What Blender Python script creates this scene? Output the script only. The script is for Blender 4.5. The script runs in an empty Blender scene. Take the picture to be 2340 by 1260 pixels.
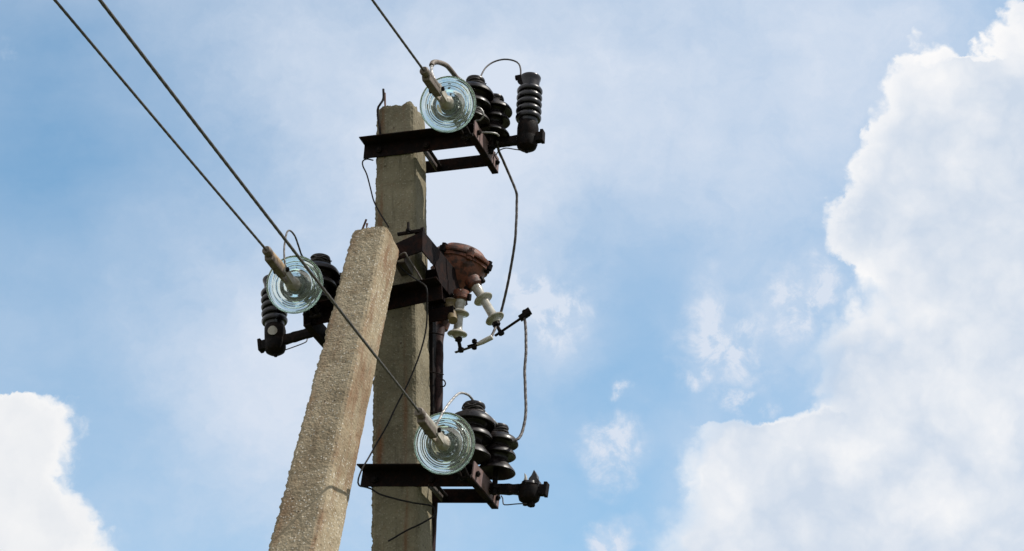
import bpy, bmesh, math, random
from mathutils import Vector, Matrix, noise
random.seed(4)
R = math.radians
SC = bpy.context.scene
COL = SC.collection

# ---------------------------------------------------------------- camera
PITCH = R(28.0); FPX = 5000.0
cd = bpy.data.cameras.new('camera'); cam = bpy.data.objects.new('camera', cd); COL.objects.link(cam)
CAM = Vector((0, 0, 1.6)); cam.location = CAM; cam.rotation_euler = (R(90) + PITCH, 0, 0)
cd.sensor_width = 36; cd.sensor_fit = 'HORIZONTAL'; cd.lens = 36 * FPX / 2340; cd.clip_end = 3000; cd.clip_start = 0.05
SC.camera = cam
RT = Vector((1, 0, 0)); UPV = Vector((0, -math.sin(PITCH), math.cos(PITCH))); FW = Vector((0, math.cos(PITCH), math.sin(PITCH)))

# ---------------------------------------------------------------- view + world + sun
SC.view_settings.view_transform = 'Standard'; SC.view_settings.look = 'None'
SC.view_settings.exposure = 0.0; SC.view_settings.gamma = 1.0; SC.view_settings.use_curve_mapping = False
SUN_DIR = Vector((0.62, -0.06, 0.78)).normalized()          # towards the sun
SUN_EL = math.asin(SUN_DIR.z); SUN_AZ = math.atan2(SUN_DIR.x, SUN_DIR.y)   # from +Y clockwise
sl = bpy.data.lights.new('sun', 'SUN'); sun = bpy.data.objects.new('sun', sl); COL.objects.link(sun)
sl.energy = 4.8; sl.angle = R(0.5); sl.color = (1.0, 0.95, 0.87)
sun.rotation_euler = SUN_DIR.to_track_quat('Z', 'Y').to_euler(); sun.location = (20, 0, 30)

world = bpy.data.worlds.new('World'); SC.world = world; world.use_nodes = True

class NT:
    """small helper for node trees; values may be sockets, floats or tuples"""
    def __init__(s, nt): s.nt = nt; s.n = nt.nodes; s.l = nt.links
    def node(s, t, **kw):
        n = s.n.new(t)
        for k, v in kw.items(): setattr(n, k, v)
        return n
    def put(s, sock, v):
        if isinstance(v, bpy.types.NodeSocket): s.l.new(v, sock)
        elif v is not None:
            if sock.type == 'RGBA' and len(v) == 3: v = (*v, 1)
            sock.default_value = v
    def m(s, op, a, b=None, c=None, clamp=False):
        n = s.node('ShaderNodeMath', operation=op, use_clamp=clamp)
        s.put(n.inputs[0], a); s.put(n.inputs[1], b); s.put(n.inputs[2], c)
        return n.outputs[0]
    def vm(s, op, a, b=None, scale=None):
        n = s.node('ShaderNodeVectorMath', operation=op)
        s.put(n.inputs[0], a); s.put(n.inputs[1], b)
        if scale is not None: s.put(n.inputs['Scale'], scale)
        return n.outputs['Value'] if op in ('DOT_PRODUCT', 'DISTANCE', 'LENGTH') else n.outputs[0]
    def noise(s, vec, scale, detail=4, rough=0.5, dist=0.0, col=False, dims='3D'):
        n = s.node('ShaderNodeTexNoise', noise_dimensions=dims)
        s.put(n.inputs['Vector'], vec); s.put(n.inputs['Scale'], scale); s.put(n.inputs['Detail'], detail)
        s.put(n.inputs['Roughness'], rough); s.put(n.inputs['Distortion'], dist)
        return n.outputs['Color' if col else 'Fac']
    def ss(s, v, a, b, lo=0.0, hi=1.0, smooth=True):
        n = s.node('ShaderNodeMapRange', interpolation_type='SMOOTHSTEP' if smooth else 'LINEAR')
        s.put(n.inputs[0], v); s.put(n.inputs[1], a); s.put(n.inputs[2], b); s.put(n.inputs[3], lo); s.put(n.inputs[4], hi)
        return n.outputs[0]
    def mix(s, f, a, b, blend='MIX'):
        n = s.node('ShaderNodeMix', data_type='RGBA', blend_type=blend)
        s.put(n.inputs[0], f); s.put(n.inputs[6], a); s.put(n.inputs[7], b)
        return n.outputs[2]
    def comb(s, x, y, z):
        n = s.node('ShaderNodeCombineXYZ')
        s.put(n.inputs[0], x); s.put(n.inputs[1], y); s.put(n.inputs[2], z); return n.outputs[0]
    def sep(s, v):
        n = s.node('ShaderNodeSeparateXYZ'); s.put(n.inputs[0], v); return n.outputs
    def curve(s, v, pts):
        n = s.node('ShaderNodeFloatCurve'); c = n.mapping.curves[0]
        c.points[0].location = pts[0]; c.points[1].location = pts[-1]
        for p in pts[1:-1]: c.points.new(*p)
        for p in c.points: p.handle_type = 'VECTOR'
        n.mapping.use_clip = False
        n.mapping.update(); s.put(n.inputs[1], v); s.put(n.inputs[0], 1.0)
        return n.outputs[0]

def build_world():
    t = NT(world.node_tree); t.n.clear()
    out = t.node('ShaderNodeOutputWorld'); bg = t.node('ShaderNodeBackground')
    t.l.new(bg.outputs[0], out.inputs[0]); bg.inputs[1].default_value = 0.12
    sky = t.node('ShaderNodeTexSky', sky_type='NISHITA'); sky.sun_disc = False
    sky.sun_elevation = SUN_EL; sky.sun_rotation = SUN_AZ; sky.air_density = 1.0; sky.dust_density = 0.4; sky.ozone_density = 1.3
    tc = t.node('ShaderNodeTexCoord'); d = tc.outputs['Generated']
    # a chart of the sky around one fixed compass direction (thousandths of a chart unit)
    f = t.m('MAXIMUM', t.vm('DOT_PRODUCT', d, tuple(FW)), 0.12)
    X = t.m('MULTIPLY_ADD', t.m('DIVIDE', t.vm('DOT_PRODUCT', d, tuple(RT)), f), 5.0, 1.170)
    Y = t.m('MULTIPLY_ADD', t.m('DIVIDE', t.vm('DOT_PRODUCT', d, tuple(UPV)), f), -5.0, 0.630)
    P = t.comb(X, Y, 0.0)
    # turbulence of the cloud outlines
    n1 = t.noise(P, 5.0, 9, 0.60, col=True); n2 = t.noise(P, 22.0, 5, 0.6, col=True)
    o1 = t.vm('SUBTRACT', n1, (0.5, 0.5, 0.5)); o2 = t.vm('SUBTRACT', n2, (0.5, 0.5, 0.5))
    W = t.vm('ADD', P, t.vm('SCALE', o1, scale=0.16)); W = t.vm('ADD', W, t.vm('SCALE', o2, scale=0.035))
    wx, wy, _ = t.sep(W)
    def billow(scale, vec):
        v = t.node('ShaderNodeTexVoronoi', feature='SMOOTH_F1'); v.inputs['Smoothness'].default_value = 0.25
        t.put(v.inputs['Vector'], vec); v.inputs['Scale'].default_value = scale; return v.outputs['Distance']
    Wb = t.vm('ADD', P, t.vm('SCALE', o1, scale=0.10)); lumpv = t.noise(P, 7.0, 2, 0.5)
    bil = t.m('ADD', t.m('MULTIPLY', t.m('SUBTRACT', 0.45, billow(11, Wb)), 0.07), t.m('MULTIPLY', t.m('SUBTRACT', 0.45, billow(30, Wb)), 0.030))
    bil = t.m('ADD', bil, t.m('MULTIPLY', t.m('SUBTRACT', 0.45, billow(75, Wb)), 0.010))
    # big cumulus on the right: edge as a function of height
    E = [(0, 2490), (60, 2480), (105, 2400), (122, 2250), (135, 2120), (150, 2060), (200, 2028), (270, 2012), (350, 1975), (420, 1945), (480, 1905), (522, 1868),
         (556, 1880), (600, 1922), (640, 1972), (700, 1975), (760, 1915), (820, 1855), (905, 1850), (945, 1842), (968, 1740), (990, 1600), (1050, 1562),
         (1110, 1545), (1180, 1515), (1260, 1480)]
    yn = t.m('MULTIPLY', wy, 1 / 1.26, clamp=True)
    ex = t.curve(yn, [(y / 1260, x / 2500) for y, x in E])
    sd = t.m('ADD', t.m('SUBTRACT', wx, t.m('MULTIPLY', ex, 2.5)), bil)
    for cx, cy, r in [(2145, 170, 66), (2085, 170, 36), (2315, 118, 66), (2250, 160, 50), (2350, 20, 46)]:
        sd = t.m('MAXIMUM', sd, t.m('ADD', t.m('SUBTRACT', r / 1000, t.vm('DISTANCE', W, (cx / 1000, cy / 1000, 0))), bil))
    fray = t.m('SUBTRACT', t.noise(W, 26.0, 6, 0.7, 0.3), 0.5)
    sd = t.m('ADD', t.m('ADD', sd, t.ss(wy, 0.84, 1.0, 0.018, -0.012)), t.m('MULTIPLY', fray, 0.035))
    crisp = t.curve(yn, [(0, .018), (.30, .014), (.49, .016), (.56, .06), (.62, .11), (.69, .09), (.75, .028), (.79, .05), (1, .075)])
    crisp = t.m('MULTIPLY', crisp, t.ss(lumpv, 0.35, 0.65, 0.6, 1.9))
    m_r = t.ss(t.m('DIVIDE', sd, crisp), -0.6, 1.0)
    # cumulus at the lower left
    E2 = [(0, -400), (870, -400), (892, -40), (904, 70), (925, 140), (955, 178), (1010, 196), (1080, 192), (1108, 234), (1180, 244), (1260, 250)]
    ex2 = t.curve(yn, [(y / 1260, (x + 500) / 1000) for y, x in E2])
    sd2 = t.m('ADD', t.m('SUBTRACT', t.m('SUBTRACT', ex2, 0.5), wx), bil)
    sd2 = t.m('ADD', sd2, t.m('MULTIPLY', fray, 0.06)); m_l = t.ss(sd2, -0.022, 0.05)
    # soft broad veils: centre x, centre y, radius, strength  (positive = whiter, negative = bluer)
    veil = [(600, 520, 420, .05), (780, 860, 330, .40), (960, 360, 330, .45), (1150, 180, 420, .38), (640, 60, 260, .22), (1560, 300, 430, .22),
            (1800, 180, 420, .30), (560, 900, 260, .26), (620, 1000, 300, .15), (1050, 620, 300, .25), (420, 720, 260, .12), (2060, 60, 300, .28),
            (1240, 740, 130, .22), (1830, 690, 90, .25), (1650, 770, 130, .30), (1690, 660, 80, .1), (1600, 880, 70, .14), (1385, 1030, 75, .34),
            (1420, 1225, 70, .45), (1440, 905, 45, .15), (10, 118, 26, .30), (1560, 1030, 140, .28),
            (110, 400, 330, -.25), (60, 120, 260, -.12), (1420, 640, 230, -.18), (1500, 960, 200, -.24), (1300, 1180, 260, -.16), (420, 300, 160, -.08),
            (330, 860, 200, -.06), (380, 1140, 220, -.02)]
    acc = 0.37
    W2 = t.vm('ADD', P, t.vm('SCALE', o1, scale=0.30))
    for cx, cy, r, k in veil:
        dd = t.vm('DISTANCE', W2, (cx / 1000, cy / 1000, 0))
        g = t.ss(dd, r / 1000 * 1.45, 0.0, 0.0, k)
        acc = t.m('ADD', acc, g)
    st = t.node('ShaderNodeMapping'); st.inputs['Rotation'].default_value = (0, 0, R(-28)); st.inputs['Scale'].default_value = (1.0, 2.1, 1)
    t.l.new(P, st.inputs[0])
    nw = t.noise(st.outputs[0], 2.2, 8, 0.55, 0.35)
    nf = t.noise(W2, 9.0, 7, 0.62, 0.2)
    acc = t.m('ADD', acc, t.m('MULTIPLY', t.m('SUBTRACT', nw, 0.5), 0.40))
    wisp = t.m('MULTIPLY', t.m('SUBTRACT', nf, 0.5), t.ss(acc, 0.2, 0.6, 0.12, 0.5))
    acc = t.m('ADD', acc, wisp)
    # little torn puffs
    puff = None
    for cx, cy, rx, ry in [(1660, 770, 120, 130), (1385, 1030, 60, 80), (1415, 1230, 75, 45), (1235, 690, 90, 80), (1845, 690, 60, 60), (1445, 905, 40, 20), (1590, 880, 60, 40), (1690, 940, 60, 40)]:
        q = t.vm('MULTIPLY', t.vm('SUBTRACT', W2, (cx / 1000, cy / 1000, 0)), (1000 / rx, 1000 / ry, 0))
        g = t.ss(t.vm('LENGTH', q), 1.35, 0.1)
        puff = g if puff is None else t.m('MAXIMUM', puff, g)
    pn = t.ss(t.noise(P, 11.0, 8, 0.66, 0.4), 0.40, 0.66)
    acc = t.m('ADD', acc, t.m('MULTIPLY', t.m('MULTIPLY', puff, pn), 0.95))
    ahead = t.ss(t.vm('DOT_PRODUCT', d, tuple(FW)), 0.55, 0.86)      # the rest of the sky is clearer
    acc = t.m('MULTIPLY', acc, t.m('MULTIPLY_ADD', ahead, 0.9, 0.1))
    vm_ = t.ss(acc, 0.0, 1.05, 0.0, 1.0, smooth=False)
    k = 1 / 0.12
    blue = t.mix(1.0, sky.outputs[0], t.mix(ahead, (0.62, 0.68, 0.66), (1.44, 1.77, 1.64)), 'MULTIPLY')
    veilcol = (.68 * k, .755 * k, .875 * k)
    c = t.mix(vm_, blue, veilcol)
    # shading inside the cumulus: bright torn edges, soft grey heart
    lump = t.noise(W, 6.5, 7, 0.55); lump2 = t.noise(P, 2.6, 5, 0.5)
    rim = t.ss(sd, 0.0, t.m('MULTIPLY_ADD', lump2, 0.22, -0.03), 1.0, 0.0)
    b1 = t.m('ADD', t.m('MULTIPLY', rim, 0.62), t.m('ADD', t.m('MULTIPLY', t.m('SUBTRACT', lump, 0.46), 1.2), t.m('MULTIPLY', bil, 7.0)))
    glow = None
    for cx, cy, r in [(2160, 150, 130), (2290, 90, 120), (2060, 720, 110), (2000, 640, 80), (1610, 1120, 160), (2260, 960, 170), (1990, 1010, 120), (2150, 1150, 150)]:
        g = t.ss(t.vm('DISTANCE', W, (cx / 1000, cy / 1000, 0)), r / 1000 * 1.3, 0.0)
        glow = g if glow is None else t.m('MAXIMUM', glow, g)
    b1 = t.m('ADD', b1, t.m('MULTIPLY', glow, 0.50))
    b1 = t.ss(t.m('ADD', b1, t.m('MULTIPLY', t.m('SUBTRACT', lump2, 0.5), 0.9)), -0.22, 1.15, smooth=False)
    cc = t.mix(b1, (.615 * k, .70 * k, .82 * k), (1.02 * k, 1.0 * k, .985 * k))
    c = t.mix(m_r, c, cc)
    b2 = t.ss(t.m('ADD', 0.12, t.m('ADD', t.m('MULTIPLY', t.ss(sd2, 0.0, 0.12, 1.0, 0.25), 0.6), t.m('MULTIPLY', t.m('SUBTRACT', lump, 0.38), 1.2))), -0.2, 1.1, smooth=False)
    cl = t.mix(b2, (.70 * k, .745 * k, .81 * k), (1.0 * k, .985 * k, .97 * k))
    c = t.mix(m_l, c, cl)
    t.l.new(c, bg.inputs[0])
build_world()

# ---------------------------------------------------------------- the site frame
AZ = math.atan2(1780, FPX / math.cos(PITCH))
V = Vector((math.sin(AZ), math.cos(AZ), 0)); U = Vector((math.cos(AZ), -math.sin(AZ), 0)); Z = Vector((0, 0, 1))
def ray(px, py): return FW + RT * ((px - 1170) / FPX) + UPV * ((630 - py) / FPX)
_r = ray(915, 750); O = CAM + _r * (8.7 / _r.y)
def Q(px, py, d):                       # point of the upright plane d metres behind the pole's axis
    r = ray(px, py); return CAM + r * (((O - CAM).dot(V) + d) / r.dot(V))
def H(px, py, z):                       # point of a level plane
    r = ray(px, py); return CAM + r * ((z - CAM.z) / r.z)

# ---------------------------------------------------------------- materials
MATS = {}
def mat(name):
    m = bpy.data.materials.new(name); m.use_nodes = True
    t = NT(m.node_tree); bs = m.node_tree.nodes['Principled BSDF']
    MATS[name] = m
    return t, bs
def bump(t, bs, h, strength=0.4, dist=0.002):
    b = t.node('ShaderNodeBump'); b.inputs['Strength'].default_value = strength; b.inputs['Distance'].default_value = dist
    t.put(b.inputs['Height'], h); t.l.new(b.outputs[0], bs.inputs['Normal'])
def objc(t): return t.node('ShaderNodeTexCoord').outputs['Object']

def concrete(name, base, dark, brown, speck, stain_u):
    t, bs = mat(name); c = objc(t)
    big = t.noise(c, 5, 6, 0.6); fine = t.noise(c, 90, 4, 0.6); mid = t.noise(c, 26, 5, 0.65)
    col = t.mix(t.ss(big, 0.35, 0.68), base, dark)
    col = t.mix(t.ss(mid, 0.52, 0.72, 0, 0.6), col, brown)
    col = t.mix(t.ss(fine, 0.54, 0.75, 0, 0.55), col, tuple(v * 0.45 for v in dark))
    v = t.node('ShaderNodeTexVoronoi'); t.put(v.inputs['Vector'], c); v.inputs['Scale'].default_value = 95; v.inputs['Randomness'].default_value = 1
    pick = t.ss(t.sep(v.outputs['Color'])[0], 0.68, 0.74)
    sp = t.m('MULTIPLY', t.ss(v.outputs['Distance'], 0.42, 0.22), pick)
    col = t.mix(t.m('MULTIPLY', sp, speck), col, (0.62, 0.58, 0.50))
    pick2 = t.ss(t.sep(v.outputs['Color'])[1], 0.80, 0.86)
    sp2 = t.m('MULTIPLY', t.ss(v.outputs['Distance'], 0.45, 0.2), pick2)
    col = t.mix(t.m('MULTIPLY', sp2, speck * 0.8), col, (0.07, 0.055, 0.04))
    pits = t.node('ShaderNodeTexVoronoi'); t.put(pits.inputs['Vector'], c); pits.inputs['Scale'].default_value = 26
    pk = t.m('MULTIPLY', t.ss(pits.outputs['Distance'], 0.16, 0.09), t.ss(t.sep(pits.outputs['Color'])[0], 0.74, 0.80))
    col = t.mix(t.m('MULTIPLY', pk, 0.8), col, (0.05, 0.038, 0.028))
    sm = t.node('ShaderNodeMapping'); sm.inputs['Scale'].default_value = (1, 1, 0.10); t.l.new(c, sm.inputs[0])
    streak = t.noise(sm.outputs[0], 38, 5, 0.6)
    col = t.mix(t.ss(streak, 0.54, 0.74, 0, 0.5), col, tuple(v * 0.5 for v in dark))
    pale = t.noise(c, 9, 5, 0.7, 0.5)
    col = t.mix(t.ss(pale, 0.56, 0.72, 0, 0.45), col, tuple(min(1, v * 1.35) for v in base))
    # rust weeping from the bars inside, running along the corners
    x, y, z = t.sep(c)
    stm = t.node('ShaderNodeMapping'); stm.inputs['Scale'].default_value = (1, 1, 0.16); t.l.new(c, stm.inputs[0])
    stn = t.noise(stm.outputs[0], 12, 6, 0.65)
    for u0, w, k in stain_u:
        g = t.ss(t.m('ABSOLUTE', t.m('SUBTRACT', x, u0)), w, 0.0)
        col = t.mix(t.m('MULTIPLY', t.m('MULTIPLY', g, k), t.ss(stn, 0.44, 0.66)), col, (0.16, 0.075, 0.035))
    t.put(bs.inputs['Base Color'], col); bs.inputs['Roughness'].default_value = 0.93
    bs.inputs['Specular IOR Level'].default_value = 0.25
    h = t.m('ADD', t.m('MULTIPLY', fine, 0.7), t.m('ADD', t.m('MULTIPLY', v.outputs['Distance'], -0.6), mid))
    bump(t, bs, h, 0.7, 0.0036)
concrete('weathered_concrete', (0.225, 0.195, 0.132), (0.14, 0.12, 0.078), (0.19, 0.145, 0.09), 0.18, [(-0.066, 0.028, 1.0), (0.05, 0.02, 0.8)])
concrete('strut_concrete', (0.345, 0.285, 0.195), (0.235, 0.185, 0.12), (0.24, 0.165, 0.09), 0.8, [(0.095, 0.018, 0.9), (-0.02, 0.05, 0.5), (-0.07, 0.03, 0.5)])

def metal(name, a, b, rough=0.6, scale=22, metallic=0.0, thr=(0.45, 0.65), bs_=0.4):
    t, bs = mat(name); c = objc(t)
    n = t.noise(c, scale, 6, 0.65); n2 = t.noise(c, scale * 6, 4, 0.6)
    col = t.mix(t.ss(n, *thr), a, b); col = t.mix(t.ss(n2, 0.55, 0.75, 0, 0.5), col, tuple(v * 0.5 for v in a))
    t.put(bs.inputs['Base Color'], col); t.put(bs.inputs['Roughness'], t.ss(n2, 0.3, 0.7, rough - 0.1, rough + 0.15, False))
    bs.inputs['Metallic'].default_value = metallic
    if name in ('primed_steel', 'black_iron', 'black_sheath', 'lead_cable'): bs.inputs['Specular IOR Level'].default_value = 0.08
    bump(t, bs, t.m('ADD', n, n2), bs_, 0.0015)
metal('primed_steel', (0.009, 0.006, 0.006), (0.022, 0.0095, 0.007), 0.75)
metal('sunlit_steel', (0.19, 0.125, 0.12), (0.13, 0.07, 0.055), 0.75)  # primed steel lightened for the end plates, sunlight painted into their colour
metal('grey_steel', (0.10, 0.085, 0.075), (0.06, 0.04, 0.035), 0.6)
metal('black_iron', (0.008, 0.0065, 0.0065), (0.018, 0.011, 0.009), 0.65, 30)
metal('rusty_iron', (0.165, 0.052, 0.025), (0.045, 0.018, 0.012), 0.6, 26, thr=(0.43, 0.60), bs_=1.0)
metal('rust_bar', (0.14, 0.065, 0.045), (0.06, 0.03, 0.025), 0.8, 60)
metal('clamp_grey', (0.36, 0.33, 0.28), (0.24, 0.20, 0.15), 0.55, 26)
metal('clamp_tan', (0.36, 0.26, 0.16), (0.20, 0.13, 0.08), 0.6, 30)
metal('clamp_dark', (0.15, 0.12, 0.095), (0.09, 0.06, 0.045), 0.6, 30)
metal('aluminium_wire', (0.34, 0.33, 0.32), (0.22, 0.21, 0.20), 0.45, 60, 0.6)
metal('weathered_wire', (0.10, 0.09, 0.08), (0.06, 0.053, 0.048), 0.55, 60, 0.3)
metal('dark_wire', (0.07, 0.06, 0.057), (0.04, 0.034, 0.032), 0.55, 60, 0.3)
metal('black_sheath', (0.018, 0.017, 0.018), (0.03, 0.026, 0.024), 0.5, 40)
metal('lead_cable', (0.04, 0.022, 0.021), (0.020, 0.013, 0.013), 0.6, 25)
metal('cream_porcelain', (0.46, 0.44, 0.39), (0.27, 0.23, 0.17), 0.22, 34, thr=(0.42, 0.7), bs_=0.1)
metal('stained_porcelain', (0.20, 0.15, 0.075), (0.11, 0.07, 0.035), 0.4, 18, bs_=0.2)
metal('pale_lug', (0.55, 0.53, 0.48), (0.40, 0.36, 0.30), 0.5, 30)
def glazed(name, a, dust, r0=0.14, r1=0.5, coat=0.2):
    t, bs = mat(name); c = objc(t)
    n = t.noise(c, 20, 5, 0.6)
    t.put(bs.inputs['Base Color'], t.mix(t.ss(n, 0.42, 0.7, 0, 0.7), a, dust))
    t.put(bs.inputs['Roughness'], t.ss(n, 0.3, 0.7, r0, r1)); bs.inputs['Specular IOR Level'].default_value = 0.35
    bs.inputs['Coat Weight'].default_value = coat
glazed('brown_glaze', (0.008, 0.0055, 0.0055), (0.03, 0.020, 0.018), 0.26, 0.6, 0.0)
glazed('black_glaze', (0.006, 0.0045, 0.007), (0.012, 0.008, 0.010))
t, bs = mat('green_glass'); c = objc(t)
bs.inputs['Base Color'].default_value = (0.93, 0.985, 0.955, 1); bs.inputs['Transmission Weight'].default_value = 0.91
bs.inputs['IOR'].default_value = 1.50
t.put(bs.inputs['Roughness'], t.ss(t.noise(c, 30, 4, 0.6), 0.45, 0.75, 0.0, 0.06))
va = t.node('ShaderNodeVolumeAbsorption'); va.inputs['Color'].default_value = (0.66, 0.88, 0.80, 1); va.inputs['Density'].default_value = 5
m_out = [n for n in MATS['green_glass'].node_tree.nodes if n.type == 'OUTPUT_MATERIAL'][0]
t.l.new(va.outputs[0], m_out.inputs['Volume'])
t, bs = mat('meadow'); c = objc(t)
n = t.noise(c, 1.5, 8, 0.65); n2 = t.noise(c, 30, 5, 0.7)
t.put(bs.inputs['Base Color'], t.mix(t.ss(n2, 0.3, 0.7), t.mix(t.ss(n, 0.35, 0.65), (0.06, 0.09, 0.025), (0.11, 0.11, 0.04)), (0.05, 0.065, 0.02)))
bs.inputs['Roughness'].default_value = 0.95; bump(t, bs, n2, 0.8, 0.05)

# ---------------------------------------------------------------- mesh tools
class MB:
    def __init__(s): s.v = []; s.f = []
    def add(s, vs, fs):
        o = len(s.v); s.v += [Vector(v) for v in vs]; s.f += [tuple(i + o for i in f) for f in fs]
        return s
    def prism(s, prof, o, a, b, p0, p1):
        """profile (x,y) in axes a,b swept from o+p0 to o+p1 (vectors)"""
        n = len(prof); vs = [o + p0 + a * x + b * y for x, y in prof] + [o + p1 + a * x + b * y for x, y in prof]
        fs = [(i, (i + 1) % n, n + (i + 1) % n, n + i) for i in range(n)] + [tuple(range(n))[::-1], tuple(range(n, 2 * n))]
        return s.add(vs, fs)
    def box(s, c, a, b, w, la, lb, lw):
        """centre c, unit axes a,b,w, full sizes"""
        h = [(-la/2, -lb/2), (la/2, -lb/2), (la/2, lb/2), (-la/2, lb/2)]
        return s.prism(h, c, a, b, -w * lw / 2, w * lw / 2)
    def lathe(s, prof, o=Vector((0, 0, 0)), ax=Z, n=48, wob=0.0):
        ax = ax.normalized(); a = ax.orthogonal().normalized(); b = ax.cross(a)
        vs = []; fs = []; k = len(prof); ph = random.random() * 9
        for j in range(n):
            t = 2 * math.pi * j / n; e = a * math.cos(t) + b * math.sin(t)
            for r, z in prof:
                rr = r * (1 + wob * noise.noise(e * 1.5 + Vector((0, 0, z * 30 + ph))))
                vs.append(o + e * rr + ax * z)
        for j in range(n):
            q = (j + 1) % n
            for i in range(k - 1): fs.append((j * k + i, q * k + i, q * k + i + 1, j * k + i + 1))
        return s.add(vs, fs)
    def tube(s, pts, r, n=10, lobes=0, twist=0.0, cap=True, r1=None):
        pts = [Vector(p) for p in pts]; N = len(pts); T = []
        for i in range(N):
            d = pts[min(i + 1, N - 1)] - pts[max(i - 1, 0)]; T.append(d.normalized())
        a = T[0].orthogonal().normalized(); vs = []; fs = []; L = 0
        for i in range(N):
            if i: L += (pts[i] - pts[i - 1]).length
            a = (a - T[i] * a.dot(T[i])).normalized(); b = T[i].cross(a)
            ri = r if r1 is None else r + (r1 - r) * i / (N - 1)
            for j in range(n):
                th = 2 * math.pi * j / n
                rr = ri * (1 - (0.16 * (1 - abs(math.cos(lobes * th / 2))) if lobes else 0))
                ph = th + twist * L
                vs.append(pts[i] + (a * math.cos(ph) + b * math.sin(ph)) * rr)
        for i in range(N - 1):
            for j in range(n):
                q = (j + 1) % n; fs.append((i * n + j, i * n + q, (i + 1) * n + q, (i + 1) * n + j))
        if cap: fs += [tuple(range(n))[::-1], tuple(range((N - 1) * n, N * n))]
        return s.add(vs, fs)
    def hexnut(s, c, ax, r, h):
        ax = ax.normalized(); a = ax.orthogonal().normalized(); b = ax.cross(a)
        return s.prism([(r * math.cos(k * math.pi / 3), r * math.sin(k * math.pi / 3)) for k in range(6)], c, a, b, -ax * h / 2, ax * h / 2)
    def build(s, name, m, parent=None, loc=None, rot=None, smooth=False, bevel=0.0, local=False):
        """vertices are world (made relative to loc / the parent) unless local=True"""
        me = bpy.data.meshes.new(name); off = Vector((0, 0, 0))
        if not local:
            if parent is not None: off = parent.location
            elif loc is not None: off = Vector(loc)
        me.from_pydata([v - off for v in s.v], [], s.f)
        bm = bmesh.new(); bm.from_mesh(me); bmesh.ops.remove_doubles(bm, verts=bm.verts, dist=1e-6)
        bmesh.ops.recalc_face_normals(bm, faces=bm.faces); bm.to_mesh(me); bm.free()
        o = bpy.data.objects.new(name, me); COL.objects.link(o); me.materials.append(MATS[m])
        if parent is not None: o.parent = parent
        elif loc is not None: o.location = loc
        if rot is not None: o.rotation_mode = 'QUATERNION'; o.rotation_quaternion = rot
        if smooth:
            for p in me.polygons: p.use_smooth = True
            try: me.set_sharp_from_angle(angle=R(38))
            except Exception: pass
        if bevel:
            md = o.modifiers.new('bevel', 'BEVEL'); md.width = bevel; md.segments = 2; md.limit_method = 'ANGLE'; md.angle_limit = R(40)
        return o
def tag(o, label=None, cat=None, group=None, kind=None):
    if label: o['label'] = label
    if cat: o['category'] = cat
    if group: o['group'] = group
    if kind: o['kind'] = kind
    return o
def empty(name, loc, label, cat, group=None, rot=None):
    o = bpy.data.objects.new(name, None); COL.objects.link(o); o.location = loc; o.empty_display_size = 0.05
    if rot is not None: o.rotation_mode = 'QUATERNION'; o.rotation_quaternion = rot
    return tag(o, label, cat, group)
def kids(o): return [c for c in COL.objects if c.parent == o]
def copy_tree(o, parent=None, skip=()):
    c = o.copy(); COL.objects.link(c); c.parent = parent
    for ch in kids(o):
        if ch.name.split('.')[0] not in skip: copy_tree(ch, c, skip)
    return c
def frame(zax, xhint=U):
    z = zax.normalized(); x = (xhint - z * xhint.dot(z)).normalized(); y = z.cross(x)
    return Matrix((x, y, z)).transposed().to_quaternion()
def spline(pts, step=0.012, jit=0.0):
    """Catmull-Rom through the points"""
    pts = [Vector(p) for p in pts]; P = [pts[0] * 2 - pts[1]] + pts + [pts[-1] * 2 - pts[-2]]; out = []
    for i in range(1, len(P) - 2):
        p0, p1, p2, p3 = P[i - 1:i + 3]; n = max(2, int((p2 - p1).length / step))
        for k in range(n):
            t = k / n
            out.append(0.5 * ((2 * p1) + (p2 - p0) * t + (2 * p0 - 5 * p1 + 4 * p2 - p3) * t * t + (3 * p1 - p0 - 3 * p2 + p3) * t ** 3))
    out.append(pts[-1])
    if jit: out = [p + noise.noise_vector(p * 14) * jit for p in out]
    return out
def path(*px): return [Q(*p) for p in px]
def wire(name, pts, r, m, label, cat='wire', strands=False, jit=0.001, group=None, step=0.012, parent=None, n=8):
    b = MB(); s = spline(pts, step, jit)
    b.tube(s, r, n=18 if strands else n, lobes=6 if strands else 0, twist=26 if strands else 0)
    o = b.build(name, m, parent=parent, loc=None if parent else Vector(pts[0]), smooth=not strands)
    if not parent: tag(o, label, cat, group)
    return o

# ---------------------------------------------------------------- ground
b = MB(); n = 24
b.add([(math.cos(2 * math.pi * i / n) * 1500, math.sin(2 * math.pi * i / n) * 1500, 0) for i in range(n)], [tuple(range(n))])
tag(b.build('ground', 'meadow', loc=(0, 0, 0)), kind='structure')

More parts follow.
